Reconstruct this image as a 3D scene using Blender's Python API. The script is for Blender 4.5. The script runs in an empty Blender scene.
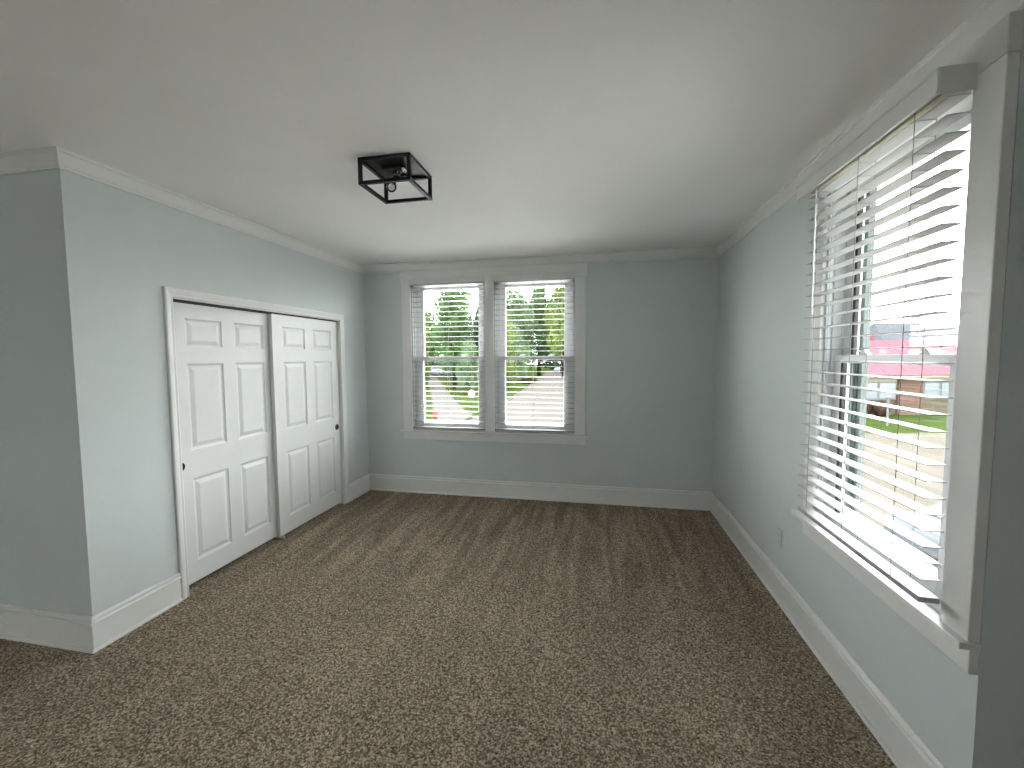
import bpy, bmesh, math, random
from mathutils import Vector, Matrix
random.seed(7)
S = bpy.context.scene
COL = S.collection
# ------------------------------------------------------------------ camera, sky, exposure
W, D, H = 3.984, 4.766, 2.743          # right wall x, back wall y, ceiling z (left wall x = 0)
YL, YR = 1.7986, 1.5744                # where the left / right walls turn outward near the viewer
YAW, PITCH, ROLL, FPX = -0.1974, -0.0652, -0.0056, 426.07
EYE = Vector((2.774, 0.0, 1.6466))
Fv = Vector((math.sin(YAW)*math.cos(PITCH), math.cos(YAW)*math.cos(PITCH), math.sin(PITCH)))
R0 = Fv.cross(Vector((0, 0, 1))).normalized(); U0 = R0.cross(Fv)
Rv = R0*math.cos(ROLL) + U0*math.sin(ROLL); Uv = -R0*math.sin(ROLL) + U0*math.cos(ROLL)
cam = bpy.data.cameras.new('camera'); cam.sensor_width = 36; cam.lens = 36*FPX/1024
cam.clip_start = 0.02; cam.clip_end = 600
co = bpy.data.objects.new('camera', cam); COL.objects.link(co)
M3 = Matrix((Rv, Uv, -Fv)).transposed()
co.matrix_world = Matrix.Translation(EYE) @ M3.to_4x4()
S.camera = co
wd = bpy.data.worlds.new('overcast_sky'); S.world = wd; wd.use_nodes = True
wn = wd.node_tree; wn.nodes.clear()
_o = wn.nodes.new('ShaderNodeOutputWorld'); _b = wn.nodes.new('ShaderNodeBackground')
_t = wn.nodes.new('ShaderNodeTexCoord'); _s = wn.nodes.new('ShaderNodeSeparateXYZ'); _r = wn.nodes.new('ShaderNodeValToRGB')
_r.color_ramp.elements[0].position = 0.0; _r.color_ramp.elements[0].color = (1.0, 1.0, 1.0, 1)
_r.color_ramp.elements[1].position = 0.85; _r.color_ramp.elements[1].color = (1.58, 1.60, 1.64, 1)
wn.links.new(_t.outputs['Generated'], _s.inputs[0]); wn.links.new(_s.outputs['Z'], _r.inputs[0])
wn.links.new(_r.outputs[0], _b.inputs[0]); _b.inputs[1].default_value = 17.5
wn.links.new(_b.outputs[0], _o.inputs[0])
vs = S.view_settings
S.display_settings.display_device = 'sRGB'
vs.view_transform = 'Standard'; vs.look = 'None'; vs.exposure = 0.35; vs.gamma = 1.0; vs.use_curve_mapping = False
S.cycles.use_denoising = True
S.cycles.max_bounces = 14; S.cycles.diffuse_bounces = 10; S.cycles.glossy_bounces = 4
S.cycles.transparent_max_bounces = 16; S.cycles.transmission_bounces = 8
S.cycles.sample_clamp_indirect = 8.0
S.cycles.caustics_reflective = False; S.cycles.caustics_refractive = False

# ------------------------------------------------------------------ materials
def nodes_of(m):
    m.use_nodes = True
    return m.node_tree, m.node_tree.nodes['Principled BSDF']
def mat(name, c, rough=0.5, metal=0.0, var=0.03, scale=8.0, bump=0.0, bscale=200.0, spec=0.4, bdist=0.001):
    m = bpy.data.materials.new(name); nt, p = nodes_of(m)
    p.inputs['Roughness'].default_value = rough; p.inputs['Metallic'].default_value = metal
    p.inputs['Specular IOR Level'].default_value = spec
    tc = nt.nodes.new('ShaderNodeTexCoord')
    nz = nt.nodes.new('ShaderNodeTexNoise'); nz.inputs['Scale'].default_value = scale; nz.inputs['Detail'].default_value = 3
    cr = nt.nodes.new('ShaderNodeValToRGB')
    cr.color_ramp.elements[0].position = 0.3; cr.color_ramp.elements[1].position = 0.7
    cr.color_ramp.elements[0].color = tuple(max(0, v*(1-var)) for v in c) + (1,)
    cr.color_ramp.elements[1].color = tuple(min(1, v*(1+var)) for v in c) + (1,)
    nt.links.new(tc.outputs['Object'], nz.inputs['Vector']); nt.links.new(nz.outputs['Fac'], cr.inputs[0])
    nt.links.new(cr.outputs[0], p.inputs['Base Color'])
    if bump:
        n2 = nt.nodes.new('ShaderNodeTexNoise'); n2.inputs['Scale'].default_value = bscale; n2.inputs['Detail'].default_value = 2
        bp = nt.nodes.new('ShaderNodeBump'); bp.inputs['Strength'].default_value = bump; bp.inputs['Distance'].default_value = bdist
        nt.links.new(tc.outputs['Object'], n2.inputs['Vector']); nt.links.new(n2.outputs['Fac'], bp.inputs['Height'])
        nt.links.new(bp.outputs[0], p.inputs['Normal'])
    return m
WALLC = mat('wall_paint_pale_blue', (0.56, 0.602, 0.602), 0.75, var=0.015, scale=3, bump=0.25, bscale=120, spec=0.25)
CEILC = mat('ceiling_paint', (0.90, 0.90, 0.895), 0.85, var=0.015, scale=2, bump=0.2, bscale=90, spec=0.2)
TRIM = mat('trim_paint', (0.70, 0.70, 0.69), 0.38, var=0.02, scale=5, bump=0.08, bscale=60)
DOORM = mat('door_paint', (0.70, 0.71, 0.705), 0.42, var=0.012, scale=4, bump=0.15, bscale=150)
SASH = mat('sash_vinyl', (0.60, 0.61, 0.625), 0.4, var=0.01)
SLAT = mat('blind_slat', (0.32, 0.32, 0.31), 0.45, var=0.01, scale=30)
VAL = mat('blind_valance', (0.66, 0.66, 0.65), 0.5, var=0.01)
HEADR = mat('headrail_cream', (0.80, 0.78, 0.66), 0.5, var=0.01)
CORD = mat('blind_cord', (0.22, 0.22, 0.21), 0.8)
WAND = mat('clear_wand', (0.62, 0.63, 0.62), 0.25)
BLACK = mat('black_metal', (0.008, 0.008, 0.008), 0.5, var=0.05, spec=0.2)
PLATEM = mat('black_gloss_metal', (0.012, 0.012, 0.012), 0.55, var=0.05, spec=0.2)
DARK = mat('dark_bronze', (0.012, 0.011, 0.010), 0.35, 0.3)
SHADESLOT = mat('black_shade_and_slots', (0.008, 0.008, 0.008), 0.7)  # black for the painted sash shadow strips and the outlet slots
DARKIN = mat('closet_interior', (0.35, 0.36, 0.36), 0.9)
LOCKM = mat('sash_lock_grey', (0.50, 0.55, 0.55), 0.4)
PLAST = mat('outlet_plastic', (0.52, 0.555, 0.555), 0.35)
BRASS = mat('bulb_cap', (0.55, 0.52, 0.45), 0.25, 1.0)
EXTJ = mat('exterior_frame_grey', (0.085, 0.098, 0.092), 0.6, spec=0.1)
def glassmat(name, tint=(0.97, 0.99, 0.98), refl=1.0):
    m = bpy.data.materials.new(name); m.use_nodes = True; nt = m.node_tree; nt.nodes.clear()
    o = nt.nodes.new('ShaderNodeOutputMaterial'); mx = nt.nodes.new('ShaderNodeMixShader')
    tr = nt.nodes.new('ShaderNodeBsdfTransparent'); gl = nt.nodes.new('ShaderNodeBsdfGlossy'); fr = nt.nodes.new('ShaderNodeFresnel')
    tr.inputs[0].default_value = tint + (1,); gl.inputs['Roughness'].default_value = 0.02; fr.inputs[0].default_value = 1.45
    mu = nt.nodes.new('ShaderNodeMath'); mu.operation = 'MULTIPLY'; mu.inputs[1].default_value = refl
    nt.links.new(fr.outputs[0], mu.inputs[0]); nt.links.new(mu.outputs[0], mx.inputs[0])
    nt.links.new(tr.outputs[0], mx.inputs[1]); nt.links.new(gl.outputs[0], mx.inputs[2]); nt.links.new(mx.outputs[0], o.inputs[0])
    return m
GLASS = glassmat('window_glass', refl=0.08)
BULBG = glassmat('bulb_glass', (0.93, 0.93, 0.92), refl=1.6)
def carpetmat():
    m = bpy.data.materials.new('brown_carpet'); nt, p = nodes_of(m)
    p.inputs['Roughness'].default_value = 0.95; p.inputs['Specular IOR Level'].default_value = 0.1
    L = nt.links; N = nt.nodes
    tc = N.new('ShaderNodeTexCoord')
    n1 = N.new('ShaderNodeTexVoronoi'); n1.inputs['Scale'].default_value = 150
    sc_ = N.new('ShaderNodeSeparateXYZ'); L.new(n1.outputs['Color'], sc_.inputs[0])
    n4 = N.new('ShaderNodeTexNoise'); n4.inputs['Scale'].default_value = 60; n4.inputs['Detail'].default_value = 3; n4.inputs['Roughness'].default_value = 0.8
    L.new(tc.outputs['Object'], n4.inputs['Vector'])
    tf_ = N.new('ShaderNodeMath'); tf_.operation = 'MULTIPLY_ADD'; tf_.inputs[1].default_value = 0.55; L.new(sc_.outputs['X'], tf_.inputs[0])
    n5 = N.new('ShaderNodeMapRange'); n5.inputs[1].default_value = 0.3; n5.inputs[2].default_value = 0.7; n5.inputs[3].default_value = 0.06; n5.inputs[4].default_value = 0.41
    L.new(n4.outputs['Fac'], n5.inputs[0]); L.new(n5.outputs[0], tf_.inputs[2])
    cr = N.new('ShaderNodeValToRGB')
    e = cr.color_ramp.elements; e[0].position = 0.15; e[0].color = (0.046, 0.032, 0.020, 1); e[1].position = 0.88; e[1].color = (0.60, 0.50, 0.385, 1)
    k = e.new(0.5); k.color = (0.215, 0.168, 0.122, 1)
    L.new(tc.outputs['Object'], n1.inputs['Vector']); L.new(tf_.outputs[0], cr.inputs[0])
    # the nap brushed by the vacuum cleaner: strokes that run toward the back wall
    mp = N.new('ShaderNodeMapping'); mp.inputs['Scale'].default_value = (9.0, 0.9, 1)
    n2 = N.new('ShaderNodeTexNoise'); n2.inputs['Scale'].default_value = 1.0; n2.inputs['Detail'].default_value = 2; n2.inputs['Distortion'].default_value = 0.7
    L.new(tc.outputs['Object'], mp.inputs['Vector']); L.new(mp.outputs[0], n2.inputs['Vector'])
    r2 = N.new('ShaderNodeMapRange'); r2.inputs[1].default_value = 0.38; r2.inputs[2].default_value = 0.66; r2.inputs[3].default_value = 0.82; r2.inputs[4].default_value = 1.27
    L.new(n2.outputs['Fac'], r2.inputs[0])
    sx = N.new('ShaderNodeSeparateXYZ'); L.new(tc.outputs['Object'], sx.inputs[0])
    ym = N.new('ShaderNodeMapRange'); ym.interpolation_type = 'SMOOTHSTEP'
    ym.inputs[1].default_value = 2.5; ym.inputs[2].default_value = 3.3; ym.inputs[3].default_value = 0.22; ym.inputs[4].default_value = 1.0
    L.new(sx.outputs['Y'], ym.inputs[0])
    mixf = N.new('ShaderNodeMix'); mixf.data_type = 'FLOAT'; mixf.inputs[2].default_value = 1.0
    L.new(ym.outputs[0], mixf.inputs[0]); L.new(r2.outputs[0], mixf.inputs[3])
    n3 = N.new('ShaderNodeTexNoise'); n3.inputs['Scale'].default_value = 2.2; n3.inputs['Detail'].default_value = 2
    L.new(tc.outputs['Object'], n3.inputs['Vector'])
    r3 = N.new('ShaderNodeMapRange'); r3.inputs[1].default_value = 0.3; r3.inputs[2].default_value = 0.7; r3.inputs[3].default_value = 0.93; r3.inputs[4].default_value = 1.07
    L.new(n3.outputs['Fac'], r3.inputs[0])
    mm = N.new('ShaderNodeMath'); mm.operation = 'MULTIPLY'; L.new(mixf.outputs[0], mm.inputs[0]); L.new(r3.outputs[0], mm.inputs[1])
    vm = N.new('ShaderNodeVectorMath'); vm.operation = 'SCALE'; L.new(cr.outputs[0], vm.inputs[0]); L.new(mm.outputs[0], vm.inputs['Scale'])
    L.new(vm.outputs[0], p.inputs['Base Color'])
    bp = N.new('ShaderNodeBump'); bp.inputs['Strength'].default_value = 0.9; bp.inputs['Distance'].default_value = 0.008
    L.new(tf_.outputs[0], bp.inputs['Height']); L.new(bp.outputs[0], p.inputs['Normal'])
    return m
CARPET = carpetmat()
def brickmat(name, c1, c2, mortar, scale=1.0):
    m = bpy.data.materials.new(name); nt, p = nodes_of(m); p.inputs['Roughness'].default_value = 0.9; p.inputs['Specular IOR Level'].default_value = 0.0
    tc = nt.nodes.new('ShaderNodeTexCoord'); mp = nt.nodes.new('ShaderNodeMapping'); mp.inputs['Rotation'].default_value = (math.radians(90), 0, 0)
    b = nt.nodes.new('ShaderNodeTexBrick'); b.inputs['Color1'].default_value = c1+(1,); b.inputs['Color2'].default_value = c2+(1,); b.inputs['Mortar'].default_value = mortar+(1,)
    b.inputs['Scale'].default_value = scale; b.inputs['Brick Width'].default_value = 0.3; b.inputs['Row Height'].default_value = 0.1; b.inputs['Mortar Size'].default_value = 0.012
    nt.links.new(tc.outputs['Object'], mp.inputs[0]); nt.links.new(mp.outputs[0], b.inputs['Vector']); nt.links.new(b.outputs[0], p.inputs['Base Color'])
    return m
TANBRICK = brickmat('tan_brick', (0.0357, 0.0296, 0.0201), (0.0274, 0.0231, 0.0158), (0.0399, 0.0357, 0.0296))
REDBRICK = brickmat('red_brick', (0.0416, 0.0223, 0.0168), (0.0313, 0.0168, 0.0130), (0.0441, 0.0338, 0.0286))
REDROOF = mat('red_metal_roof', (0.058, 0.021, 0.026), 0.5, var=0.05, scale=0.6, spec=0.0)
GRASS = mat('lawn_grass', (0.0106, 0.0155, 0.0043), 0.9, var=0.25, scale=0.6, spec=0.0)
ASPH = mat('pale_street', (0.0284, 0.0259, 0.0235), 0.9, var=0.08, scale=0.35, spec=0.0)
CONC = mat('pale_concrete', (0.0297, 0.0278, 0.0260), 0.9, var=0.05, scale=0.8, spec=0.0)
DASPH = mat('dark_street', (0.0077, 0.0083, 0.0088), 0.9, var=0.08, scale=0.35, spec=0.0)
GREYBOUNCE = mat('grey_bounce_ground', (0.085, 0.082, 0.078), 0.9, var=0.04, scale=0.8, spec=0.0)  # added ground on the right, toned to limit bounce onto the blind
BOUNCEC = mat('white_bounce_ground', (0.78, 0.755, 0.72), 0.9, var=0.04, scale=0.8, spec=0.0)  # bright colour for added, unseen ground that bounces light indoors
PAVE = mat('tan_street', (0.031, 0.028, 0.0235), 0.9, var=0.08, scale=0.3, spec=0.0)
BARK = mat('tree_bark', (0.0068, 0.0052, 0.0037), 0.9, var=0.2, scale=3, spec=0.0)
LEAF = [mat('leaf_mid_green', (0.0191, 0.0372, 0.0117), 0.7, var=0.45, scale=0.9, spec=0.05),
        mat('leaf_yellow_green', (0.0406, 0.0570, 0.0132), 0.7, var=0.4, scale=0.9, spec=0.05),
        mat('leaf_dark_green', (0.0099, 0.0207, 0.0103), 0.7, var=0.4, scale=0.9, spec=0.05),
        mat('leaf_pale_green', (0.0307, 0.0487, 0.0224), 0.7, var=0.4, scale=0.9, spec=0.05)]
HEDGE = mat('hedge_brown', (0.0124, 0.0068, 0.0043), 0.9, var=0.3, scale=3, spec=0.0)
EXTWALL = mat('exterior_siding', (0.0520, 0.0532, 0.0520), 0.8, spec=0.0)
GREYROOF = mat('grey_shingle', (0.0234, 0.0247, 0.0273), 0.9, var=0.1, scale=1.5, spec=0.0)
GREENROOF = mat('grey_green_shingle', (0.0234, 0.0273, 0.0260), 0.9, var=0.1, scale=1.5, spec=0.0)
WHITEP = mat('white_paint_outdoor', (0.0520, 0.0520, 0.0508), 0.6, spec=0.0)
WGLASS = mat('far_window_glass', (0.05, 0.06, 0.065), 0.15, spec=0.6)
CARW = mat('car_white_paint', (0.0420, 0.0430, 0.0440), 0.4, spec=0.1)
CARS = mat('car_silver_paint', (0.022, 0.024, 0.027), 0.5, spec=0.08)
CARD = mat('car_dark_paint', (0.03, 0.035, 0.045), 0.25)
CARG = mat('car_glass', (0.02, 0.025, 0.03), 0.08, spec=0.7)
TYRE = mat('tyre_rubber', (0.012, 0.012, 0.012), 0.8)
REDP = mat('hydrant_red', (0.060, 0.020, 0.016), 0.5, spec=0.0)
SIGNB = mat('sign_bare_metal', (0.130, 0.130, 0.130), 0.55, spec=0.0)
POSTM = mat('post_grey_metal', (0.0174, 0.0174, 0.0174), 0.5, 0.5, spec=0.0)
TANP = mat('tan_post', (0.0347, 0.0235, 0.0136), 0.8, spec=0.0)

# ------------------------------------------------------------------ mesh builder
class MB:
    def __init__(s, tf=None): s.v = []; s.f = []; s.tf = tf
    def add(s, vs_, fs_):
        n = len(s.v); s.v += [tuple(s.tf(*q)) if s.tf else tuple(q) for q in vs_]
        s.f += [tuple(i+n for i in f) for f in fs_]
    def box(s, a, b, c, d, e, f):
        s.add([(a,c,e),(b,c,e),(b,d,e),(a,d,e),(a,c,f),(b,c,f),(b,d,f),(a,d,f)],
              [(0,3,2,1),(4,5,6,7),(0,1,5,4),(1,2,6,5),(2,3,7,6),(3,0,4,7)]); return s
    def hexa(s, pts):      # 8 corners: bottom ring then top ring
        s.add(pts, [(0,3,2,1),(4,5,6,7),(0,1,5,4),(1,2,6,5),(2,3,7,6),(3,0,4,7)]); return s
    def cyl(s, p, q, r, n=10, r2=None, cap=True):
        p, q = Vector(p), Vector(q); r2 = r if r2 is None else r2
        d = (q-p).normalized(); a = d.orthogonal().normalized(); b = d.cross(a)
        vs_ = [p + (a*math.cos(2*math.pi*i/n) + b*math.sin(2*math.pi*i/n))*r for i in range(n)]
        vs_ += [q + (a*math.cos(2*math.pi*i/n) + b*math.sin(2*math.pi*i/n))*r2 for i in range(n)]
        fs_ = [(i, (i+1) % n, n+(i+1) % n, n+i) for i in range(n)]
        if cap: fs_ += [tuple(range(n-1, -1, -1)), tuple(range(n, 2*n))]
        s.add(vs_, fs_); return s
    def lathe(s, p, d, prof, n=16):    # prof: (distance along d, radius)
        p = Vector(p); d = Vector(d).normalized(); a = d.orthogonal().normalized(); b = d.cross(a)
        vs_ = []; fs_ = []
        for (t, r) in prof:
            r = max(r, 1e-5)
            vs_ += [p + d*t + (a*math.cos(2*math.pi*i/n) + b*math.sin(2*math.pi*i/n))*r for i in range(n)]
        for k in range(len(prof)-1):
            for i in range(n):
                fs_.append((k*n+i, k*n+(i+1) % n, (k+1)*n+(i+1) % n, (k+1)*n+i))
        s.add(vs_, fs_); return s
    def prism(s, poly, axis_fn, t0, t1):   # poly: 2-D points; axis_fn(u, v, t) -> xyz
        n = len(poly)
        vs_ = [axis_fn(u, v, t0) for u, v in poly] + [axis_fn(u, v, t1) for u, v in poly]
        fs_ = [(i, (i+1) % n, n+(i+1) % n, n+i) for i in range(n)] + [tuple(range(n-1, -1, -1)), tuple(range(n, 2*n))]
        s.add(vs_, fs_); return s
    def run(s, p0, p1, nrm, prof, m0=0, m1=0):   # a moulding along p0->p1; prof: (offset from wall, z)
        p0 = Vector((p0[0], p0[1], 0)); p1 = Vector((p1[0], p1[1], 0)); t = (p1-p0).normalized(); nv = Vector((nrm[0], nrm[1], 0))
        n = len(prof)
        vs_ = [p0 + nv*o + t*(m0*o) + Vector((0, 0, z)) for o, z in prof] + [p1 + nv*o - t*(m1*o) + Vector((0, 0, z)) for o, z in prof]
        fs_ = [(i, (i+1) % n, n+(i+1) % n, n+i) for i in range(n)] + [tuple(range(n-1, -1, -1)), tuple(range(n, 2*n))]
        s.add(vs_, fs_); return s
    def build(s, name, m, parent=None, bevel=0.0, smooth=False, origin=None):
        me = bpy.data.meshes.new(name); o = bpy.data.objects.new(name, me); COL.objects.link(o)
        if origin is not None: org = Vector(origin)
        elif parent is not None: org = Vector(parent.get('_org', (0, 0, 0)))
        else: org = Vector((0, 0, 0))
        me.from_pydata([tuple(Vector(q)-org) for q in s.v], [], s.f)
        bm = bmesh.new(); bm.from_mesh(me); bmesh.ops.recalc_face_normals(bm, faces=bm.faces); bm.to_mesh(me); bm.free()
        me.materials.append(m)
        if smooth:
            for pl in me.polygons: pl.use_smooth = True
        if bevel:
            b = o.modifiers.new('bevel', 'BEVEL'); b.width = bevel; b.segments = 2; b.limit_method = 'ANGLE'; b.angle_limit = math.radians(40)
        if parent is not None: o.parent = parent
        else: o.location = org
        o['_org'] = tuple(org)
        return o
def tag(o, label, cat, group=None, kind=None):
    o['label'] = label; o['category'] = cat
    if group: o['group'] = group
    if kind: o['kind'] = kind
    return o
def empty(name, loc, label, cat, group=None, kind=None, rz=0.0):
    o = bpy.data.objects.new(name, None); COL.objects.link(o); o.location = loc; o.rotation_euler = (0, 0, rz)
    o['_org'] = tuple(loc) if not rz else (0, 0, 0)
    return tag(o, label, cat, group, kind)
def local(name, loc, label, cat, group=None, rz=0.0):   # parts modelled about the thing's own origin
    o = empty(name, loc, label, cat, group, None, rz); o['_org'] = (0, 0, 0); return o
BK = lambda u, v, z: (u, D+v, z)        # back wall frame: u along, v outward
RT = lambda u, v, z: (W+v, u, z)        # right wall frame

# ------------------------------------------------------------------ room shell
WX0, WX1, WY0 = -2.2, 4.6, -4.5        # the part of the room behind the viewer
WT = 0.20
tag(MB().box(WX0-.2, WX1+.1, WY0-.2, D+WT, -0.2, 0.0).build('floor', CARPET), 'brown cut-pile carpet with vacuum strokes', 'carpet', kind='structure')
tag(MB().box(WX0-.2, WX1+.1, WY0-.2, D+WT, H, H+0.15).build('ceiling', CEILC), 'smooth white ceiling of the room', 'ceiling', kind='structure')
LB0, LB1 = 0.605, 1.512                # left back window opening
RB0, RB1 = 1.614, 2.535                # right back window opening
BZ0, BZ1 = 0.765, 2.502
RY0, RY1, RZ0, RZ1 = 1.69, 2.62, 0.72, 2.53
m = MB(BK)
m.box(-.12, LB0, 0, WT, 0, H); m.box(LB1, RB0, 0, WT, BZ0, BZ1); m.box(RB1, W+WT, 0, WT, 0, H)
m.box(LB0, RB1, 0, WT, 0, BZ0); m.box(LB0, RB1, 0, WT, BZ1, H)
tag(m.build('wall_back', WALLC), 'pale blue back wall holding the double window', 'wall', kind='structure')
m = MB(RT)
m.box(YR, RY0, 0, WT, 0, H); m.box(RY1, D, 0, WT, 0, H); m.box(RY0, RY1, 0, WT, 0, RZ0); m.box(RY0, RY1, 0, WT, RZ1, H)
tag(m.build('wall_right', WALLC), 'pale blue right wall with the large window', 'wall', kind='structure')
OY0, OY1, OZ = 2.362, 4.237, 2.050     # closet opening
m = MB()
m.box(-.12, 0, YL, OY0, 0, H); m.box(-.12, 0, OY1, D, 0, H); m.box(-.12, 0, OY0, OY1, OZ, H)
tag(m.build('wall_left', WALLC), 'pale blue left wall around the closet doors', 'wall', kind='structure')
tag(MB().box(WX0, -.12, YL, YL+.12, 0, H).build('wall_left_return', WALLC), 'shaded pale blue wall turning left past the closet corner', 'wall', kind='structure')
tag(MB().box(W+WT, WX1, YR, YR+.115, 0, H).box(W+.0001, W+WT, YR-.0005, YR, 0, H).build('wall_right_return', WALLC), 'dim wall end at the right edge of the view', 'wall', kind='structure')
FL = lambda u, v, z: (WX0-v, u, z); FR = lambda u, v, z: (u, WY0-v, z)
def holed(tf, a, b, wins, z0, z1, th=.2):
    m = MB(tf); m.box(a, b, 0, th, 0, z0); m.box(a, b, 0, th, z1, H); x = a
    for p, q in wins: m.box(x, p, 0, th, z0, z1); x = q
    m.box(x, b, 0, th, z0, z1); return m
LWIN = (); FILLWIN = ((-1.05, -.35),)  # opening added in the unseen rear wall to let in fill light
tag(holed(FL, WY0-.2, YL+.12, LWIN, .9, 2.2).build('wall_far_left', WALLC), 'pale blue side wall behind the viewer on the left', 'wall', kind='structure')
tag(MB().box(WX1, WX1+.1, WY0, YR+.115, 0, H).build('wall_far_right', WALLC), 'pale blue side wall behind the viewer on the right', 'wall', kind='structure')
tag(holed(FR, WX0, WX1+.1, FILLWIN, .45, 2.5).build('wall_front', WALLC), 'pale blue wall behind the viewer', 'wall', kind='structure')
# closet box behind the sliding doors
m = MB(); m.box(-.80, -.75, OY0-.3, OY1+.3, 0, H); m.box(-.75, -.12, OY0-.3, OY0-.25, 0, H); m.box(-.75, -.12, OY1+.25, OY1+.3, 0, H)
tag(m.build('wall_closet', DARKIN), 'dark inside of the closet behind its doors', 'wall', kind='structure')

# baseboards
BP = [(0, 0), (.026, 0), (.026, .010), (.021, .017), (.014, .019), (.014, .155), (.024, .157), (.0255, .164), (.022, .170), (.014, .172), (.014, .182), (.0165, .186), (.013, .192), (.007, .198), (0, .198)]
def base(name, p0, p1, n, m0, m1, label):
    tag(MB().run(p0, p1, n, BP, m0, m1).build(name, TRIM), label, 'baseboard', kind='structure')
CW = 0.062                             # closet casing width
base('baseboard_left_near', (0, YL), (0, OY0-CW), (1, 0), -1, 0, 'white baseboard left of the closet doors')
base('baseboard_left_far', (0, OY1+CW), (0, D), (1, 0), 0, 1, 'short white baseboard between closet and back corner')
base('baseboard_back', (0, D), (W, D), (0, -1), 1, 1, 'white baseboard along the back wall')
base('baseboard_right', (W, D), (W, YR), (-1, 0), 1, -1, 'white baseboard below the right window')
base('baseboard_right_return', (W, YR), (WX1, YR), (0, -1), -1, 0, 'white baseboard on the near right wall end')
base('baseboard_left_return', (WX0, YL), (0, YL), (0, -1), 0, -1, 'shaded white baseboard left of the closet corner')
CP = [(0, H-.100), (.008, H-.100), (.010, H-.088), (.014, H-.080), (.022, H-.020), (.028, H-.014), (.028, H), (0, H)]
def crown(name, p0, p1, n, m0, m1, label):
    tag(MB().run(p0, p1, n, CP, m0, m1).build(name, TRIM), label, 'crown moulding', kind='structure')
crown('trim_1', (0, YL), (0, D), (1, 0), -1, 1, 'white crown moulding above the closet wall')
crown('trim_2', (0, D), (W, D), (0, -1), 1, 1, 'white crown moulding along the back wall')
crown('trim_3', (W, D), (W, YR), (-1, 0), 1, -1, 'white crown moulding above the right window')
crown('trim_4', (WX0, YL), (0, YL), (0, -1), 0, -1, 'shaded crown moulding left of the closet corner')
crown('trim_5', (W, YR), (WX1, YR), (0, -1), -1, 0, 'crown moulding on the near right wall end')

# ------------------------------------------------------------------ closet: casing and two sliding doors
t6 = empty('trim_6', (0, OY0, 0), 'white moulded casing around the sliding closet doors', 'door casing', kind='structure')
CASP = [(0, 0), (0, .011), (.008, .015), (.020, .014), (.034, .019), (.050, .022), (.057, .021), (CW, .016), (CW, 0)]   # (out from opening, thickness)
def casing_leg(y_in, sgn, name):
    m = MB(); n = len(CASP); hi = OZ
    vs_ = [(x, y_in+sgn*o, 0) for o, x in CASP] + [(x, y_in+sgn*o, hi+o) for o, x in CASP]
    m.add(vs_, [(i, (i+1) % n, n+(i+1) % n, n+i) for i in range(n)] + [tuple(range(n-1, -1, -1)), tuple(range(n, 2*n))])
    return m.build(name, TRIM, t6)
casing_leg(OY0, -1, 'side_casing'); casing_leg(OY1, 1, 'side_casing')
m = MB(); n = len(CASP); K = 1.0
vs_ = [(x, OY0-o, OZ+o*K) for o, x in CASP] + [(x, OY1+o, OZ+o*K) for o, x in CASP]
m.add(vs_, [(i, (i+1) % n, n+(i+1) % n, n+i) for i in range(n)] + [tuple(range(n-1, -1, -1)), tuple(range(n, 2*n))])
m.build('head_casing', TRIM, t6)
m = MB(); m.box(-.12, 0, OY0-.001, OY0+.006, 0, OZ); m.box(-.12, 0, OY1-.006, OY1+.001, 0, OZ); m.box(-.12, 0, OY0, OY1, OZ-.006, OZ+.001)
m.build('jamb', TRIM, t6)
m = MB(); m.box(-.112, -.022, OY0+.008, OY1-.008, 2.032, OZ-.006)  # track filled out in black, painting the shaded gap above the doors
m.build('track_gap_fill', BLACK, t6)
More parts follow.
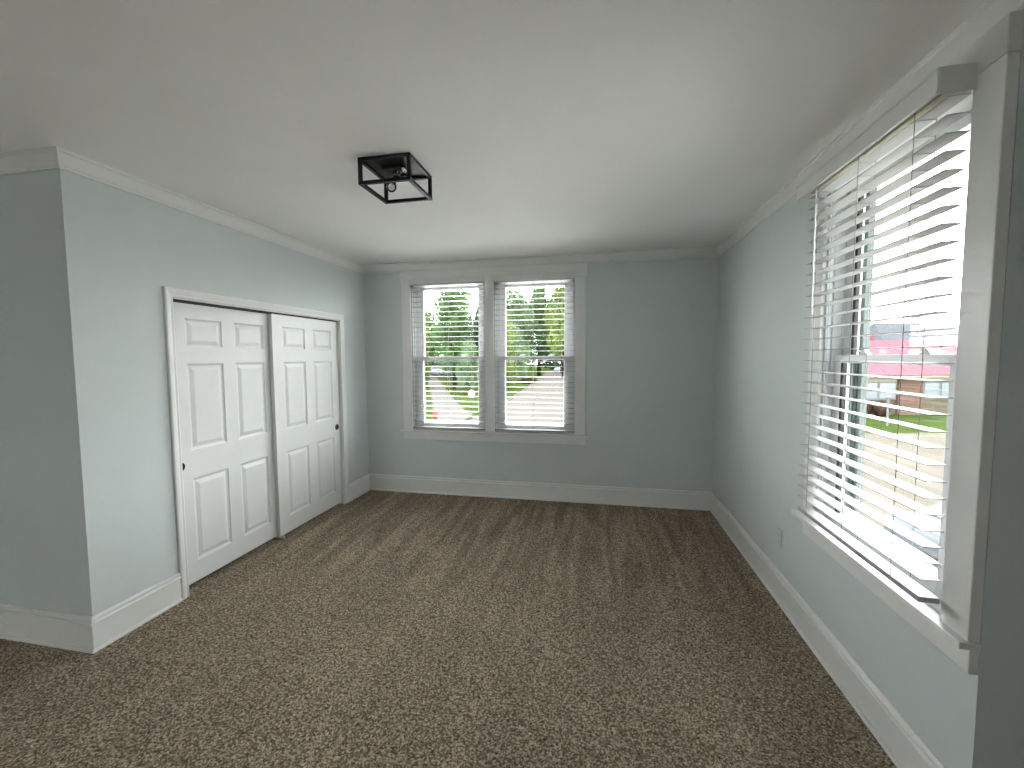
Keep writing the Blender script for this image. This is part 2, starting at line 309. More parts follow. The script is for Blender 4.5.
def panel_door(name, y0, y1, xf, pcols, label, pull_y, pull_z):
    z0, z1 = 0.026, 2.030
    rows = [(0.175, 0.780), (0.985, 1.605), (1.722, 1.925)]
    ys = [y0, pcols[0][0], pcols[0][1], pcols[1][0], pcols[1][1], y1]
    zs = [z0] + [q for r in rows for q in r] + [z1]
    m = MB(); th = 0.034
    for i in range(5):
        for j in range(7):
            a, b, c, d = ys[i], ys[i+1], zs[j], zs[j+1]
            if i in (1, 3) and j in (1, 3, 5):
                rings = [(0, 0), (.006, -.006), (.016, -.010), (.022, -.010), (.046, -.002), (.050, -.001)]
                vv = []
                for ins, dx in rings:
                    vv += [(xf+dx, a+ins, c+ins), (xf+dx, b-ins, c+ins), (xf+dx, b-ins, d-ins), (xf+dx, a+ins, d-ins)]
                ff = []
                for k in range(len(rings)-1):
                    for q in range(4): ff.append((k*4+q, k*4+(q+1) % 4, (k+1)*4+(q+1) % 4, (k+1)*4+q))
                L = (len(rings)-1)*4; ff.append((L, L+1, L+2, L+3)); m.add(vv, ff)
            else:
                m.add([(xf, a, c), (xf, b, c), (xf, b, d), (xf, a, d)], [(0, 1, 2, 3)])
    xb = xf-th
    for i in range(5):
        m.add([(xf, ys[i], z0), (xf, ys[i+1], z0), (xb, ys[i+1], z0), (xb, ys[i], z0)], [(0, 1, 2, 3)])
        m.add([(xf, ys[i], z1), (xf, ys[i+1], z1), (xb, ys[i+1], z1), (xb, ys[i], z1)], [(0, 1, 2, 3)])
    for j in range(7):
        m.add([(xf, y0, zs[j]), (xf, y0, zs[j+1]), (xb, y0, zs[j+1]), (xb, y0, zs[j])], [(0, 1, 2, 3)])
        m.add([(xf, y1, zs[j]), (xf, y1, zs[j+1]), (xb, y1, zs[j+1]), (xb, y1, zs[j])], [(0, 1, 2, 3)])
    m.add([(xb, y0, z0), (xb, y1, z0), (xb, y1, z1), (xb, y0, z1)], [(0, 1, 2, 3)])
    root = m.build(name, DOORM, origin=(xf, y0, 0))
    me = root.data; bm = bmesh.new(); bm.from_mesh(me); bmesh.ops.remove_doubles(bm, verts=bm.verts, dist=1e-5)
    bmesh.ops.recalc_face_normals(bm, faces=bm.faces); bm.to_mesh(me); bm.free()
    tag(root, label, 'closet door', kind='structure')
    h = MB().lathe((xf-.0005, pull_y, pull_z), (1, 0, 0), [(.0012, 0.0), (.0012, .022), (.0035, .023), (.0045, .028), (.003, .031), (-.002, .0315)], 24).build('finger_pull', DARK, root)
    h['label'] = 'round dark bronze finger pull'
    return root
panel_door('door_1', 2.370, 3.335, -.072, ((2.508, 2.808), (2.925, 3.222)), 'left six-panel white sliding closet door, set behind the other', 2.421, 0.886)
panel_door('door_2', 3.278, 4.229, -.028, ((3.404, 3.704), (3.824, 4.122)), 'right six-panel white sliding closet door, in front of the other', 4.178, 0.880)
tag(MB().box(-.110, -.028+.012, 3.300, 3.322, 0, .008).box(-.066, -.063, 3.300, 3.322, .008, .024).box(-.024, -.016, 3.300, 3.322, .008, .020).build('floor_guide', SASH, bevel=.001), 'small white plastic guide on carpet where the closet doors meet', 'door guide')

# ------------------------------------------------------------------ windows
def frame_rect(m, u0, u1, v0, v1, z0, z1, lw, rw, bw, tw):
    m.box(u0, u0+lw, v0, v1, z0, z1); m.box(u1-rw, u1, v0, v1, z0, z1)
    m.box(u0+lw, u1-rw, v0, v1, z0, z0+bw); m.box(u0+lw, u1-rw, v0, v1, z1-tw, z1)
def sash_lock(tf, u, v, z, parent):
    m = MB(tf); m.box(u-.032, u+.032, v-.012, v+.012, z, z+.006)
    m.prism([(-.022, .006), (.022, .006), (.015, .020), (-.010, .024)], lambda a, b, t: (u+a, v+t, z+b), -.009, .009)
    m.prism([(.000, .018), (.045, .014), (.047, .020), (.004, .026)], lambda a, b, t: (u+a, v+t, z+b), -.006, .006)
    return m.build('sash_lock', LOCKM, parent)
def window(name, tf, u0, u1, z0, z1, label, sl, sr, org, shadow_strips=False, locks=()):
    r = empty(name, org, label, 'window', kind='structure')
    L = .018
    m = MB(tf); frame_rect(m, u0-.0005, u1+.0005, -.001, .124, z0-.0005, z1+.0005, L, L, L, L)
    for v in (.030, .038+.042):       # stops that hold the sashes in their tracks
        m.box(u0+L, u0+L+.010, v-.003, v+.003, z0+L, z1-L); m.box(u1-L-.010, u1-L, v-.003, v+.003, z0+L, z1-L)
    m.build('frame', SASH, r)
    m = MB(tf); frame_rect(m, u0-.0005, u1+.0005, .124, WT+.01, z0-.0005, z1+.0005, L, L, L, L)
    for v in (.130, .150): m.box(u0+L, u0+L+.010, v-.003, v+.003, z0+L, z1-L); m.box(u1-L-.010, u1-L, v-.003, v+.003, z0+L, z1-L)
    m.box(u0+L, u0+L+.026, .160, .185, z0+L, z1-L); m.box(u1-L-.036, u1-L, .160, .185, z0+L, z1-L)
    e = m.build('storm_frame', EXTJ, r); e['label'] = 'grey-green outer frame'
    a, b = u0+L+.001, u1-L-.001; zm = 1.622
    m = MB(tf); frame_rect(m, a, b, .084, .116, zm-.020, z1-L, sl, sr, .038, .050)
    up = m.build('upper_sash', SASH, r, bevel=.002)
    MB(tf).box(a+sl-.004, b-sr+.004, .099, .102, zm, z1-L-.045).build('glass_pane', GLASS, up)
    m = MB(tf); frame_rect(m, a, b, .042, .076, z0+L, zm+.022, sl, sr, .070, .042)
    lo = m.build('lower_sash', SASH, r, bevel=.002)
    MB(tf).box(a+sl-.004, b-sr+.004, .058, .061, z0+L+.06, zm-.015).build('glass_pane', GLASS, lo)
    if shadow_strips:
        MB(tf).box(b-sr-.016, b-sr+.006, .0395, .0575, z0+L+.07, zm-.020).build('shadow_strip', SHADESLOT, lo)  # black strip painted in for the deep shadow beside the lower sash
        MB(tf).box(b-sr-.016, b-sr+.006, .0815, .0985, zm+.018, z1-L-.05).build('shadow_strip', SHADESLOT, up)  # same stand-in shadow strip beside the upper sash
    for u in locks: sash_lock(tf, u, .060, zm+.0225, lo)
    return r
window('window_1', BK, LB0, LB1, BZ0, BZ1, 'left half of the back double window, green lawn outside', .105, .085, (LB0, D, BZ0), locks=(0.94, 1.22))
window('window_2', BK, RB0, RB1, BZ0, BZ1, 'right half of the back double window, street outside', .100, .108, (RB0, D, BZ0), locks=(1.92, 2.26))
window('window_3', RT, RY0, RY1, RZ0, RZ1, 'large window in the right wall, red roof outside', .115, .085, (W, RY0, RZ0), shadow_strips=True, locks=(1.96, 2.36))
for i, (p, q) in enumerate(FILLWIN): window('added_fill_window', FR, p, q, .45, 2.5, 'added window behind the viewer, for fill light', .05, .05, (p, WY0, .45))  # added behind the viewer to lift the room light
# painted casings
t7 = empty('trim_7', (LB0, D, .65), 'white painted casing around the back double window', 'window casing', kind='structure')
def caspart(tf, name, root, *bx): return MB(tf).box(*bx).build(name, TRIM, root, bevel=.003)
caspart(BK, 'side_casing', t7, .490, LB0, -.020, 0, BZ0, BZ1)
caspart(BK, 'side_casing', t7, RB1, 2.648, -.020, 0, BZ0, BZ1)
caspart(BK, 'mullion_casing', t7, LB1, RB0, -.020, 0, BZ0, BZ1)
caspart(BK, 'head_casing', t7, .480, 2.658, -.025, 0, BZ1, H-.100)
MB(BK).box(.455, 2.680, -.048, 0, BZ0-.024, BZ0).box(LB0, LB1, 0, .040, BZ0-.012, BZ0).box(RB0, RB1, 0, .040, BZ0-.012, BZ0).build('stool', TRIM, t7, bevel=.003)
caspart(BK, 'apron', t7, .480, 2.655, -.018, 0, BZ0-.108, BZ0-.024)
t8 = empty('trim_8', (W, RY0, .6), 'white painted casing around the right window', 'window casing', kind='structure')
caspart(RT, 'side_casing', t8, YR, RY0, -.034, 0, RZ0, RZ1)
caspart(RT, 'side_casing', t8, RY1, 2.735, -.020, 0, RZ0, RZ1)
caspart(RT, 'head_casing', t8, YR-.002, 2.745, -.036, 0, RZ1, H-.100)
MB(RT).box(YR-.004, 2.785, -.060, 0, RZ0-.024, RZ0).box(RY0, RY1, 0, .040, RZ0-.012, RZ0).build('stool', TRIM, t8, bevel=.003)
caspart(RT, 'apron', t8, YR+.002, 2.720, -.026, 0, RZ0-.110, RZ0-.024)

# ------------------------------------------------------------------ blinds
def blind(tf, u0, u1, v0, v1, ztop, pitch, nsl, ladders, label, loc, val, wand, railz, returns):
    r = empty('window_blind', loc, label, 'window blind', 'white slatted window blinds')
    vf, vz0, vz1, vu0, vu1, vb = val
    m = MB(tf); m.box(vu0, vu1, vf, vf+.009, vz0, vz1)
    m.box(vu0, vu1, vf-.004, vf, vz1-.012, vz1); m.box(vu0, vu1, vf-.003, vf, vz0, vz0+.010)
    if returns: m.box(vu0, vu0+.009, vf+.009, vb, vz0, vz1); m.box(vu1-.009, vu1, vf+.009, vb, vz0, vz1)
    m.build('valance', VAL, r, bevel=.0015)
    m = MB(tf); hz0, hz1 = ztop+.022, min(vz1-.004, ztop+.075)
    m.box(u0+.006, u1-.006, v0+.004, v0+.006, hz0, hz1); m.box(u0+.006, u1-.006, v1-.006, v1-.004, hz0, hz1); m.box(u0+.006, u1-.006, v0+.004, v1-.004, hz0, hz0+.002)
    m.build('headrail', HEADR, r)
    # one mesh of all the slats: each is a shallow crowned board
    m = MB(tf); vm = (v0+v1)/2
    for k in range(nsl):
        z = ztop-pitch*k + random.uniform(-.0008, .0008); n = 5; du = random.uniform(-.0015, .0015); tl = random.uniform(-.002, .002)
        top = [(v0+(v1-v0)*i/(n-1), z+.0015-.0012*((i/(n-1)-.5)*2)**2+tl*(i/(n-1)-.5)) for i in range(n)]
        poly = top + [(a, b-.0026) for a, b in reversed(top)]
        m.prism(poly, lambda a, b, t: (t, a, b), u0+.004+du, u1-.004+du)
    m.build('slats', SLAT, r)
    m = MB(tf); m.box(u0+.004, u1-.004, v0, v1, railz, railz+.020)
    m.build('bottom_rail', SLAT, r, bevel=.002)
    for u in ladders:
        m = MB(tf)
        for v in (v0-.001, v1+.001): m.cyl((u, v, railz+.01), (u, v, hz0+.002), .0014, 6)
        for k in range(nsl): m.box(u-.0012, u+.0012, v0, v1, ztop-pitch*k-.0042, ztop-pitch*k-.0030)
        m.build('ladder_cord', CORD, r)
    wu, wz0, wv = wand
    m = MB(tf); m.cyl((wu, wv, wz0), (wu, wv, hz0+.002), .0040, 8); m.cyl((wu, wv, wz0-.010), (wu, wv, wz0+.004), .0058, 8, .0045)
    m.build('tilt_wand', WAND, r)
    return r
blind(BK, LB0+.003, LB1-.003, -.028, .0345, 2.465, .0585, 28, (.755, 1.055, 1.355), 'white slatted blind on the left half of the back window',
      (LB0, D, .8), (-.042, 2.488, 2.556, LB0-.004, LB1+.004, -.02), (.665, 1.86, -.040), .790, False)
blind(BK, RB0+.003, RB1-.003, -.028, .0345, 2.465, .0585, 28, (1.75, 2.065, 2.385), 'white slatted blind on the right half of the back window',
      (RB0, D, .8), (-.042, 2.488, 2.556, RB0-.004, RB1+.004, -.02), (1.70, 1.86, -.040), .790, False)
blind(RT, 1.682, 2.612, -.103, -.039, 2.479, .0577, 29, (1.832, 2.168, 2.505), 'large white slatted blind covering the right wall window',
      (W, RY0, .8), (-.143, 2.484, 2.566, 1.672, 2.660, -.036), (2.500, 1.866, -.118), .780, True)

# ------------------------------------------------------------------ outlet
o = empty('wall_outlet', (W, 3.08, .425), 'pale duplex outlet low on the right wall beyond the window', 'outlet')
MB(RT).box(3.045, 3.115, -.006, 0, .367, .483).build('cover_plate', PLAST, o, bevel=.002)
for z in (.403, .447):
    m = MB(RT); m.box(3.064, 3.096, -.0085, -.006, z-.014, z+.014)
    rc = m.build('receptacle', SASH, o, bevel=.002)
    m = MB(RT); m.box(3.072, 3.0745, -.0090, -.0084, z-.004, z+.006); m.box(3.085, 3.0875, -.0090, -.0084, z-.004, z+.006); m.box(3.078, 3.082, -.0090, -.0084, z-.011, z-.007)
    m.build('slots', SHADESLOT, rc)

# ------------------------------------------------------------------ ceiling light
FX0, FX1, FY0, FY1, FZ0 = 1.474, 1.780, 2.206, 2.520, 2.597
fx = empty('ceiling_light', ((FX0+FX1)/2, (FY0+FY1)/2, H), 'black open box cage ceiling light with two clear bulbs', 'ceiling light')
bt = .018
m = MB()
for z in (FZ0, H-.020):
    m.box(FX0, FX1, FY0, FY0+bt, z, z+bt); m.box(FX0, FX1, FY1-bt, FY1, z, z+bt)
    m.box(FX0, FX0+bt, FY0+bt, FY1-bt, z, z+bt); m.box(FX1-bt, FX1, FY0+bt, FY1-bt, z, z+bt)
for x in (FX0, FX1-bt):
    for y in (FY0, FY1-bt): m.box(x, x+bt, y, y+bt, FZ0+bt, H-.020)
m.build('cage', BLACK, fx)
MB().box(FX0+.004, FX1-.004, FY0+.004, FY1-.004, H-.006, H).box(FX0+.09, FX1-.09, FY0+.10, FY1-.10, H-.030, H-.006).build('mounting_plate', PLATEM, fx, bevel=.001)
for (p, q) in (((1.640, 2.330, 2.700), (1.712, 2.268, 2.668)), ((1.612, 2.390, 2.700), (1.545, 2.455, 2.668))):
    p, q = Vector(p), Vector(q); d = (q-p).normalized()
    sk = MB().lathe(p-d*.012, d, [(0, 0), (0, .017), (.040, .017), (.040, .013), (.039, 0)], 16).build('socket', BLACK, fx)
    b0 = p+d*.026
    MB().lathe(b0, d, [(0, 0), (0, .0125), (.016, .0125), (.018, .010)], 16).build('bulb_cap', BRASS, sk)
    MB().lathe(b0, d, [(.014, .0130), (.026, .0150), (.042, .0235), (.056, .0285), (.066, .0298), (.078, .0285), (.088, .023), (.095, .014), (.098, 0)], 20).build('bulb_glass', BULBG, sk, smooth=True)
    e = d.orthogonal().normalized()
    m = MB(); m.cyl(b0+d*.015, b0+d*.045, .003, 6)
    for s_ in (-1, 1): m.cyl(b0+d*.042+e*.003*s_, b0+d*.070+e*.010*s_, .0007, 4)
    m.cyl(b0+d*.070-e*.010, b0+d*.070+e*.010, .0006, 4)
    m.build('filament', BRASS, sk)

# ------------------------------------------------------------------ outdoors (the room is one storey up)
G = -3.45
def at(px, py, depth):     # a world point seen at that pixel, at that distance along the view axis
    return EYE + (Fv + Rv*((px-512)/FPX) + Uv*((384-py)/FPX))*depth
def flat(name, poly, z, th, m, label, cat):
    o = MB().prism(poly, lambda u, v, t: (u, v, t), z-th, z).build(name, m, origin=(poly[0][0], poly[0][1], z))
    return tag(o, label, cat, kind='structure')
g = MB(); g.box(-160, 160, -40, 260, G-.3, G)
tag(g.build('lawn', GRASS), 'green mown lawn spreading under the trees', 'lawn', kind='structure')
flat('street', [(-7.6, 27), (-7.3, 30), (-7.2, 46), (-8.0, 64), (-10.2, 98), (-14, 150), (8, 150), (5.5, 98), (5.0, 46), (5.0, 27)], G+.012, .01, ASPH, 'pale street running away beyond the back window', 'street')
flat('cross_street', [(5, 12.3), (60, 14), (60, 38), (24, 31.9), (5.0, 28)], G+.012, .01, PAVE, 'tan side street below the right window', 'street')
flat('sidewalk', [(-8.9, 27), (-9.0, 29.5), (-16.3, 47.2), (-38, 98), (-35.5, 98), (-13.6, 47.5), (-8.9, 37.2), (-7.9, 36.0), (-7.4, 30), (-7.7, 27)], G+.020, .02, CONC, 'pale concrete sidewalk crossing the lawn diagonally', 'sidewalk')
flat('bounce_ground_back', [(-60, 5.2), (4.4, 5.2), (4.9, 27), (-60, 27)], G+.05, .05, BOUNCEC, 'added white ground below the back window, bounces light indoors', 'added ground')  # added out of sight below the sill; reflects skylight onto the ceiling
flat('bounce_ground_rear', [(-60, -5.0), (4.6, -5.0), (4.6, -25), (-60, -25)], G+.05, .05, BOUNCEC, 'added white ground behind the house, bounces light indoors', 'added ground')  # added unseen reflector ground for the rear window
flat('bounce_ground_side', [(13, -60), (90, -60), (90, 11.5), (13, 11.5)], G+.05, .05, BOUNCEC, 'added white ground right of the house, bounces light indoors', 'added ground')  # added unseen reflector ground; lifts the upper left wall
flat('bounce_ground_right', [(4.9, 1), (4.9, -25), (11.0, -25), (11.4, 12.2), (5, 12.2)], G+.05, .05, GREYBOUNCE, 'added grey ground below the right window, for softer bounce light', 'added ground')  # added ground; grey keeps bounce off the slat undersides
flat('curb', [(-7.4, 36), (-7.35, 46), (-8.15, 64), (-10.4, 98), (-10.05, 98), (-7.8, 64), (-7.0, 46), (-7.0, 36)], G+.10, .1, CONC, 'pale curb along the left side of the street', 'curb')
flat('far_street', [(-90, 99), (-22, 99), (-22, 117), (-90, 117)], G+.03, .03, DASPH, 'distant street band beyond the lawn', 'street')

# trees
def crown_mesh(seed, nleaf, kind):
    rn = random.Random(seed); m = MB(); blobs = []
    for i in range(30):
        a = rn.uniform(0, 6.283); rr = rn.uniform(.0, .75); zz = rn.uniform(-.75, .72)
        s = 1-max(0, zz)*.5
        blobs.append((rr*math.cos(a)*s, rr*math.sin(a)*s, zz, rn.uniform(.22, .42)))
    vs_ = []; fs_ = []
    for i in range(nleaf):
        bx, by, bz, br = rn.choice(blobs)
        d = Vector((rn.gauss(0, 1), rn.gauss(0, 1), rn.gauss(0, 1))).normalized()
        c = Vector((bx, by, bz)) + d*br*rn.uniform(.55, 1.05)
        nrm = (d + Vector((rn.uniform(-.7, .7), rn.uniform(-.7, .7), rn.uniform(-.2, .9)))).normalized()
        a = nrm.orthogonal().normalized(); b = nrm.cross(a); s = rn.uniform(.020, .045)
        k = len(vs_)
        vs_ += [c-a*s*.6, c+b*s*1.3, c+a*s*.6, c-b*s*1.1]; fs_.append((k, k+1, k+2, k+3))
    m.add(vs_, fs_)
    me = bpy.data.meshes.new('crown'); me.from_pydata([tuple(v) for v in m.v], [], m.f); me.materials.append(LEAF[kind]); return me
CROWNS = {}
def tree(x, y, h, r, kind, label, low=.22):
    t = local('tree', (x, y, G), label, 'tree', 'trees beyond the back window', rz=random.uniform(0, 6))
    m = MB(); tr = h*.018+.08
    m.cyl((0, 0, 0), (.1, 0, h*.35), tr, 8, tr*.75); m.cyl((.1, 0, h*.35), (0, .1, h*.8), tr*.75, 8, tr*.2)
    for i in range(5):
        a = i*1.3; m.cyl((.07, 0, h*(.3+.07*i)), (math.cos(a)*r*.6, math.sin(a)*r*.6, h*(.5+.08*i)), tr*.4, 6, tr*.1)
    m.build('trunk', BARK, t)
    key = (kind, random.choice((1, 2)))
    if key not in CROWNS: CROWNS[key] = crown_mesh(key[0]*10+key[1], 12000, kind)
    o = bpy.data.objects.new('crown', CROWNS[key]); COL.objects.link(o); o.parent = t
    zc = h*(1+low)/2; o.location = (0, 0, zc); o.scale = (r, r, h*(1-low)/2)
    return t
# (x, y, height, radius, kind, label)
for a in [
    (-27.6, 66, 13.0, 4.0, 1, 'bright yellow-green tree left of the dark one, seen through left half', .03),
    (-19.2, 64, 17.5, 4.3, 0, 'tall mid-green tree in the middle of the left window half', .06),
    (-18.0, 78, 15.5, 4.6, 2, 'dark blue-green tree with deep shade in left window half', .03),
    (-14.2, 55, 7.5, 2.0, 3, 'small pale green tree at right side of left window half', .04),
    (-34.0, 88, 17.0, 6.5, 0, 'mid-green tree behind the yellow-green tree in left half', .05),
    (-29.5, 100, 18.0, 6.0, 3, 'pale green tree behind the tall mid-green one in left half', .05),
    (-11.6, 66, 11.0, 3.2, 1, 'yellow-green tree beside the curb in the right window half', .02),
    (-16.5, 98, 23.5, 5.2, 3, 'tall pale green tree behind the curbside tree in right half', .04),
    (-11.5, 106, 25.5, 5.6, 0, 'tall mid-green tree overhanging the street end', .13),
    (-4.8, 100, 24.5, 5.2, 1, 'tall yellow-green tree right of the street end', .15),
    (-7.2, 124, 27.0, 6.4, 3, 'tall pale green tree behind the parked cars', .12),
    (-19.0, 128, 23.0, 6.5, 0, 'mid-green tree far behind the curbside trees', .03),
    (-11.9, 80, 7.0, 2.4, 3, 'low pale green tree behind the curbside yellow-green tree', .00),
    (-66.0, 158, 15.0, 9.5, 2, 'dark low tree far beyond the distant street, leftmost', .00),
    (-49.0, 152, 16.0, 9.5, 0, 'mid-green tree behind the low pale house', .00),
    (-38.5, 143, 13.0, 5.5, 2, 'dark low tree right of the low pale house', .00),
    (-27.0, 152, 18.0, 9.0, 2, 'dark tree far back, left of the street end', .00),
    (-12.5, 156, 19.0, 9.0, 2, 'dark tree closing the far end of the street', .00)]:
    tree(*a)
# low shrubs
def shrub(x, y, w, h, kind_mat, label, seed, cat='shrub'):
    rn = random.Random(seed); m = MB(); vs_ = []; fs_ = []
    for i in range(1500):
        d = Vector((rn.gauss(0, 1), rn.gauss(0, 1), rn.gauss(0, 1))).normalized()
        c = Vector((d.x*w, d.y*w*.5, h*.5+d.z*h*.5))*1.0*1.0; c *= rn.uniform(.8, 1.05); a = d.orthogonal().normalized(); b = d.cross(a); s = rn.uniform(.05, .12)
        c.z = max(c.z, .03); k = len(vs_); vs_ += [c-a*s, c+b*s, c+a*s, c-b*s]; fs_.append((k, k+1, k+2, k+3))
    m.add(vs_, fs_); o = m.build('shrub', kind_mat); o.location = (x, y, G); return tag(o, label, cat)

def car(loc, rz, paint, label, L=4.5, Wd=1.8, Hc=1.48):
    c = local('car', loc, label, 'car', 'parked cars outside', rz)
    prof = [(-L/2, .35), (-L/2+.02, .75), (-L/2+.15, .88), (-L*.30, .95), (-L*.16, Hc-.06), (-L*.06, Hc), (L*.18, Hc), (L*.30, Hc-.10), (L*.42, 1.0), (L/2-.05, .95), (L/2, .60), (L/2-.02, .32)]
    m = MB(); n = len(prof); hw = [Wd/2 if z < 1.0 else Wd/2-.22 for x, z in prof]
    vs_ = [(x, -w, z) for (x, z), w in zip(prof, hw)] + [(x, w, z) for (x, z), w in zip(prof, hw)]
    m.add(vs_, [(i, (i+1) % n, n+(i+1) % n, n+i) for i in range(n)] + [tuple(range(n-1, -1, -1)), tuple(range(n, 2*n))])
    m.build('body', paint, c, bevel=.05)
    m = MB()
    m.hexa([(-L*.29, -.66, .985), (-L*.165, -.62, Hc-.075), (-L*.165, .62, Hc-.075), (-L*.29, .66, .985), (-L*.30, -.66, .995), (-L*.175, -.62, Hc-.05), (-L*.175, .62, Hc-.05), (-L*.30, .66, .995)])
    m.build('windshield', CARG, c)
    m = MB()
    m.hexa([(L*.41, -.64, 1.03), (L*.31, -.6, Hc-.11), (L*.31, .6, Hc-.11), (L*.41, .64, 1.03), (L*.42, -.64, 1.04), (L*.32, -.6, Hc-.09), (L*.32, .6, Hc-.09), (L*.42, .64, 1.04)])
    m.build('rear_window', CARG, c)
    for s in (-1, 1):
        m = MB(); y0, y1 = s*(Wd/2-.20), s*(Wd/2-.215)
        m.prism([(-L*.25, 1.0), (-L*.14, Hc-.12), (L*.01, Hc-.10), (L*.01, 1.0)], lambda a, b, t: (a, t+s*(-.10)*(b-1.0)*0, b), y0+s*.02, y1+s*.02)
        m.prism([(L*.03, 1.0), (L*.03, Hc-.10), (L*.24, Hc-.13), (L*.33, 1.0)], lambda a, b, t: (a, t, b), y0+s*.02, y1+s*.02)
        m.build('side_window', CARG, c)
        for x in (-L*.31, L*.31):
            w = MB().cyl((x, s*(Wd/2-.20), .33), (x, s*(Wd/2+.01), .33), .33, 18).build('wheel', TYRE, c)
            MB().cyl((x, s*(Wd/2+.005), .33), (x, s*(Wd/2+.02), .33), .20, 12).build('hubcap', CARS, w)
    return c
car((-9.0, 131, G+.02), 1.4, CARW, 'white car parked at the far end of the street')
car((-4.5, 136, G+.02), 1.5, CARD, 'dark car parked right of the white one')
car((-41.5, 113, G+.04), 0.0, CARW, 'white car on the distant street beyond the lawn')
car((-34.5, 108, G+.04), 0.0, CARD, 'dark car on the distant street beyond the lawn')
car((12.6, 12.2, G+.02), 0.15, CARS, 'silver car parked below the right window')

# back of a stop sign on its post
sg = local('stop_sign', (-8.72, 38.2, G), 'back of an octagonal stop sign on a post at the sidewalk corner', 'sign', rz=-.20)
MB().box(-.028, .028, -.02, .02, 0, 2.0).build('post', POSTM, sg)
oc = [(math.cos(math.radians(22.5+45*i))*.40, math.sin(math.radians(22.5+45*i))*.40+1.62) for i in range(8)]
MB().prism(oc, lambda a, b, t: (a, t, b), -.026, -.021).build('sign_plate', SIGNB, sg)
MB().box(-.035, .035, -.034, -.026, 1.42, 1.80).build('bracket', POSTM, sg)
# hydrant
hy = local('fire_hydrant', (-9.75, 31.6, G), 'red fire hydrant on the grass beside the sidewalk', 'fire hydrant')
MB().lathe((0, 0, 0), (0, 0, 1), [(0, 0), (0, .24), (.05, .24), (.05, .17), (.55, .16), (.56, .20), (.62, .20), (.70, .17), (.78, .10), (.80, .04), (.86, .04), (.86, 0)], 16).build('barrel', REDP, hy)
for a in (0, math.pi, -math.pi/2):
    d = Vector((math.cos(a), math.sin(a), 0)); MB().cyl(Vector((0, 0, .45))+d*.14, Vector((0, 0, .45))+d*.26, .08, 10).build('outlet_cap', REDP, hy)
pp = local('marker_post', (-10.4, 59.0, G), 'tan square post on the verge left of the street', 'post')
MB().box(-.22, .22, -.22, .22, 0, 2.2).box(-.28, .28, -.28, .28, 2.2, 2.32).build('shaft', TANP, pp)
shrub(-9.6, 78, 1.6, 1.0, HEDGE, 'reddish low shrub by the street curb', 3)
# low house beyond the lawn seen under the trees
def house(loc, rz, L, Wd, wall_h, roof_h, wallm, roofm, label, wins=(), chim=None, hip=0.0, over=.4):
    h = local('house', loc, label, 'building', None, rz)
    MB().box(-L/2, L/2, -Wd/2, Wd/2, 0, wall_h).build('wall', wallm, h)
    m = MB(); a, b = L/2+over, Wd/2+over
    vs_ = [(-a, -b, wall_h), (a, -b, wall_h), (a, b, wall_h), (-a, b, wall_h), (-a+hip, 0, wall_h+roof_h), (a-hip, 0, wall_h+roof_h),
           (-a, -b, wall_h-.15), (a, -b, wall_h-.15), (a, b, wall_h-.15), (-a, b, wall_h-.15)]
    m.add(vs_, [(0, 1, 5, 4), (2, 3, 4, 5), (1, 2, 5), (3, 0, 4), (6, 7, 1, 0), (7, 8, 2, 1), (8, 9, 3, 2), (9, 6, 0, 3), (9, 8, 7, 6)])
    m.build('roof', roofm, h)
    for (x, z, w, hh) in wins:
        m = MB(); y = -Wd/2
        m.box(x-w/2-.08, x+w/2+.08, y-.06, y, z-.08, z+hh+.08); f = m.build('window', WHITEP, h)
        MB().box(x-w/2, x+w/2, y-.075, y-.055, z, z+hh).build('pane', WGLASS, f)
    if chim:
        x, y, z0, z1, s = chim
        MB().box(x-s, x+s, y-s, y+s, z0, z1).box(x-s-.08, x+s+.08, y-s-.08, y+s+.08, z1, z1+.15).build('chimney', EXTWALL, h)
    return h
house((-47, 133, G), 0.0, 22, 9, 2.9, 2.2, WHITEP, GREYROOF, 'pale low house far beyond the lawn under the trees', [(-7, .9, 1.6, 1.2), (-2, .9, 1.6, 1.2), (4, .9, 1.6, 1.2), (8, .9, 1.6, 1.2)])

# red-roofed brick building seen through the right window (its front is square to the view)
DEP = 35.0
def bx_(px): return (px-512)/FPX*(DEP+.6)
rzb = math.atan2(Rv.y, Rv.x)
fo = EYE + Vector((Fv.x, Fv.y, 0)).normalized()*DEP
bl = local('brick_building', (fo.x, fo.y, G), 'long brick building with a red metal roof across the street', 'building', None, rzb)
e_z = 3.30; X0, X1 = bx_(815), bx_(1120)
m = MB(); m.box(X0, X1, .6, 9.0, 0, e_z); m.build('wall', TANBRICK, bl)
m = MB(); m.box(X0-.4, X1+.4, -.15, .6, e_z-.12, e_z+.10); m.box(X0, X1, .52, .62, e_z-.75, e_z-.12); m.build('fascia', mat('cream_fascia', (0.105, 0.095, 0.065), .7), bl)
m = MB(); a0, a1 = X0-.5, X1+.5; rz1 = e_z+3.05
m.add([(a0, -.2, e_z+.10), (a1, -.2, e_z+.10), (a1, 9.6, e_z+.10), (a0, 9.6, e_z+.10), (a0+2, 4.7, rz1), (a1-2, 4.7, rz1),
       (a0, -.2, e_z+.02), (a1, -.2, e_z+.02), (a1, 9.6, e_z+.02), (a0, 9.6, e_z+.02)],
      [(0, 1, 5, 4), (2, 3, 4, 5), (1, 2, 5), (3, 0, 4), (6, 7, 1, 0), (7, 8, 2, 1), (8, 9, 3, 2), (9, 6, 0, 3), (9, 8, 7, 6)])
k = a0+2.4
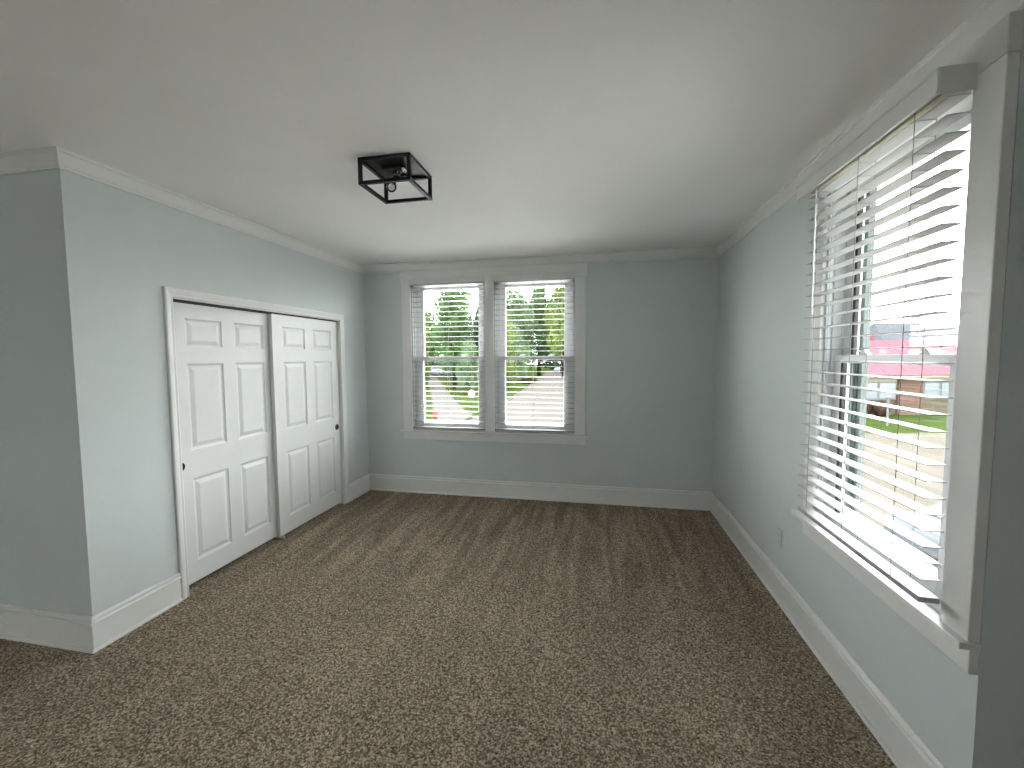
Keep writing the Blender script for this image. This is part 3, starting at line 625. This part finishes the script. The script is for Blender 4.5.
while k < a1-2.4:
    m.hexa([(k-.02, -.2, e_z+.10), (k+.02, -.2, e_z+.10), (k+.02, 4.7, rz1), (k-.02, 4.7, rz1), (k-.02, -.2, e_z+.12), (k+.02, -.2, e_z+.12), (k+.02, 4.7, rz1+.02), (k-.02, 4.7, rz1+.02)]); k += 1.8
m.build('roof', REDROOF, bl)
MB().box(bx_(897), bx_(921.5), .35, .62, 0, e_z-.15).build('brick_pier', REDBRICK, bl)
for (p0, p1) in ((845, 858.5), (861, 876.5), (879.5, 895), (924.5, 938.5), (941.5, 956), (959, 973)):
    m = MB(); w0, w1 = bx_(p0), bx_(p1); z0, z1 = 1.40, 2.68
    m.box(w0-.12, w1+.12, .50, .61, z0-.12, z1+.12); f = m.build('window', WHITEP, bl)
    mm = MB(); mm.box(w0, w1, .47, .505, z0, (z0+z1)/2-.03); mm.box(w0, w1, .47, .505, (z0+z1)/2+.03, z1); mm.build('pane', WGLASS, f)
for px in (914, 917): MB().cyl((bx_(px), 5.3, e_z+2.4), (bx_(px), 5.3, rz1+.5), .18, 8).build('roof_vent', REDROOF, bl)
def dist_place(px, dep): 
    q = EYE + (Vector((Fv.x, Fv.y, 0)).normalized() + Rv*((px-512)/FPX))*dep; return (q.x, q.y, G)
house(dist_place(893, 62), rzb+.1, 11, 8, 6.0, 3.6, WHITEP, GREYROOF, 'grey-roofed house with chimney behind the red roof, left', (), (3.3, 0, 7, 10.4, .42), hip=2.5)
house(dist_place(953, 78), rzb, 13, 8, 6.8, 3.3, WHITEP, GREENROOF, 'grey-green roofed house behind the red roof, right', (), (1.2, -1, 8, 11.0, .45), hip=1.5)
house(dist_place(862, 106), rzb+1.2, 9, 7, 7.4, 3.0, WHITEP, GREYROOF, 'small grey roofed house behind the red roof, leftmost', ())
for i, (px, w, lb) in enumerate(((866, .6, 'brown hedge under the left windows of the brick building'), (883, .6, 'brown hedge just left of the brick pier across the street'))):
    q = EYE + (Vector((Fv.x, Fv.y, 0)).normalized() + Rv*((px-512)/FPX))*34.3
    s = shrub(q.x, q.y, w, 1.25, HEDGE, lb, 20+i, 'hedge')
q = EYE + (Vector((Fv.x, Fv.y, 0)).normalized() + Rv*((890-512)/FPX))*30.2
wp = local('pole', (q.x, q.y, G), 'thin white pole on the lawn before the brick building', 'pole')
MB().cyl((0, 0, 0), (0, 0, 1.9), .07, 8).lathe((0, 0, 1.9), (0, 0, 1), [(0, .07), (.04, .12), (.14, .14), (.24, .09), (.27, 0)], 10).build('shaft', WHITEP, wp)
for o in bpy.data.objects:
    if '_org' in o: del o['_org']
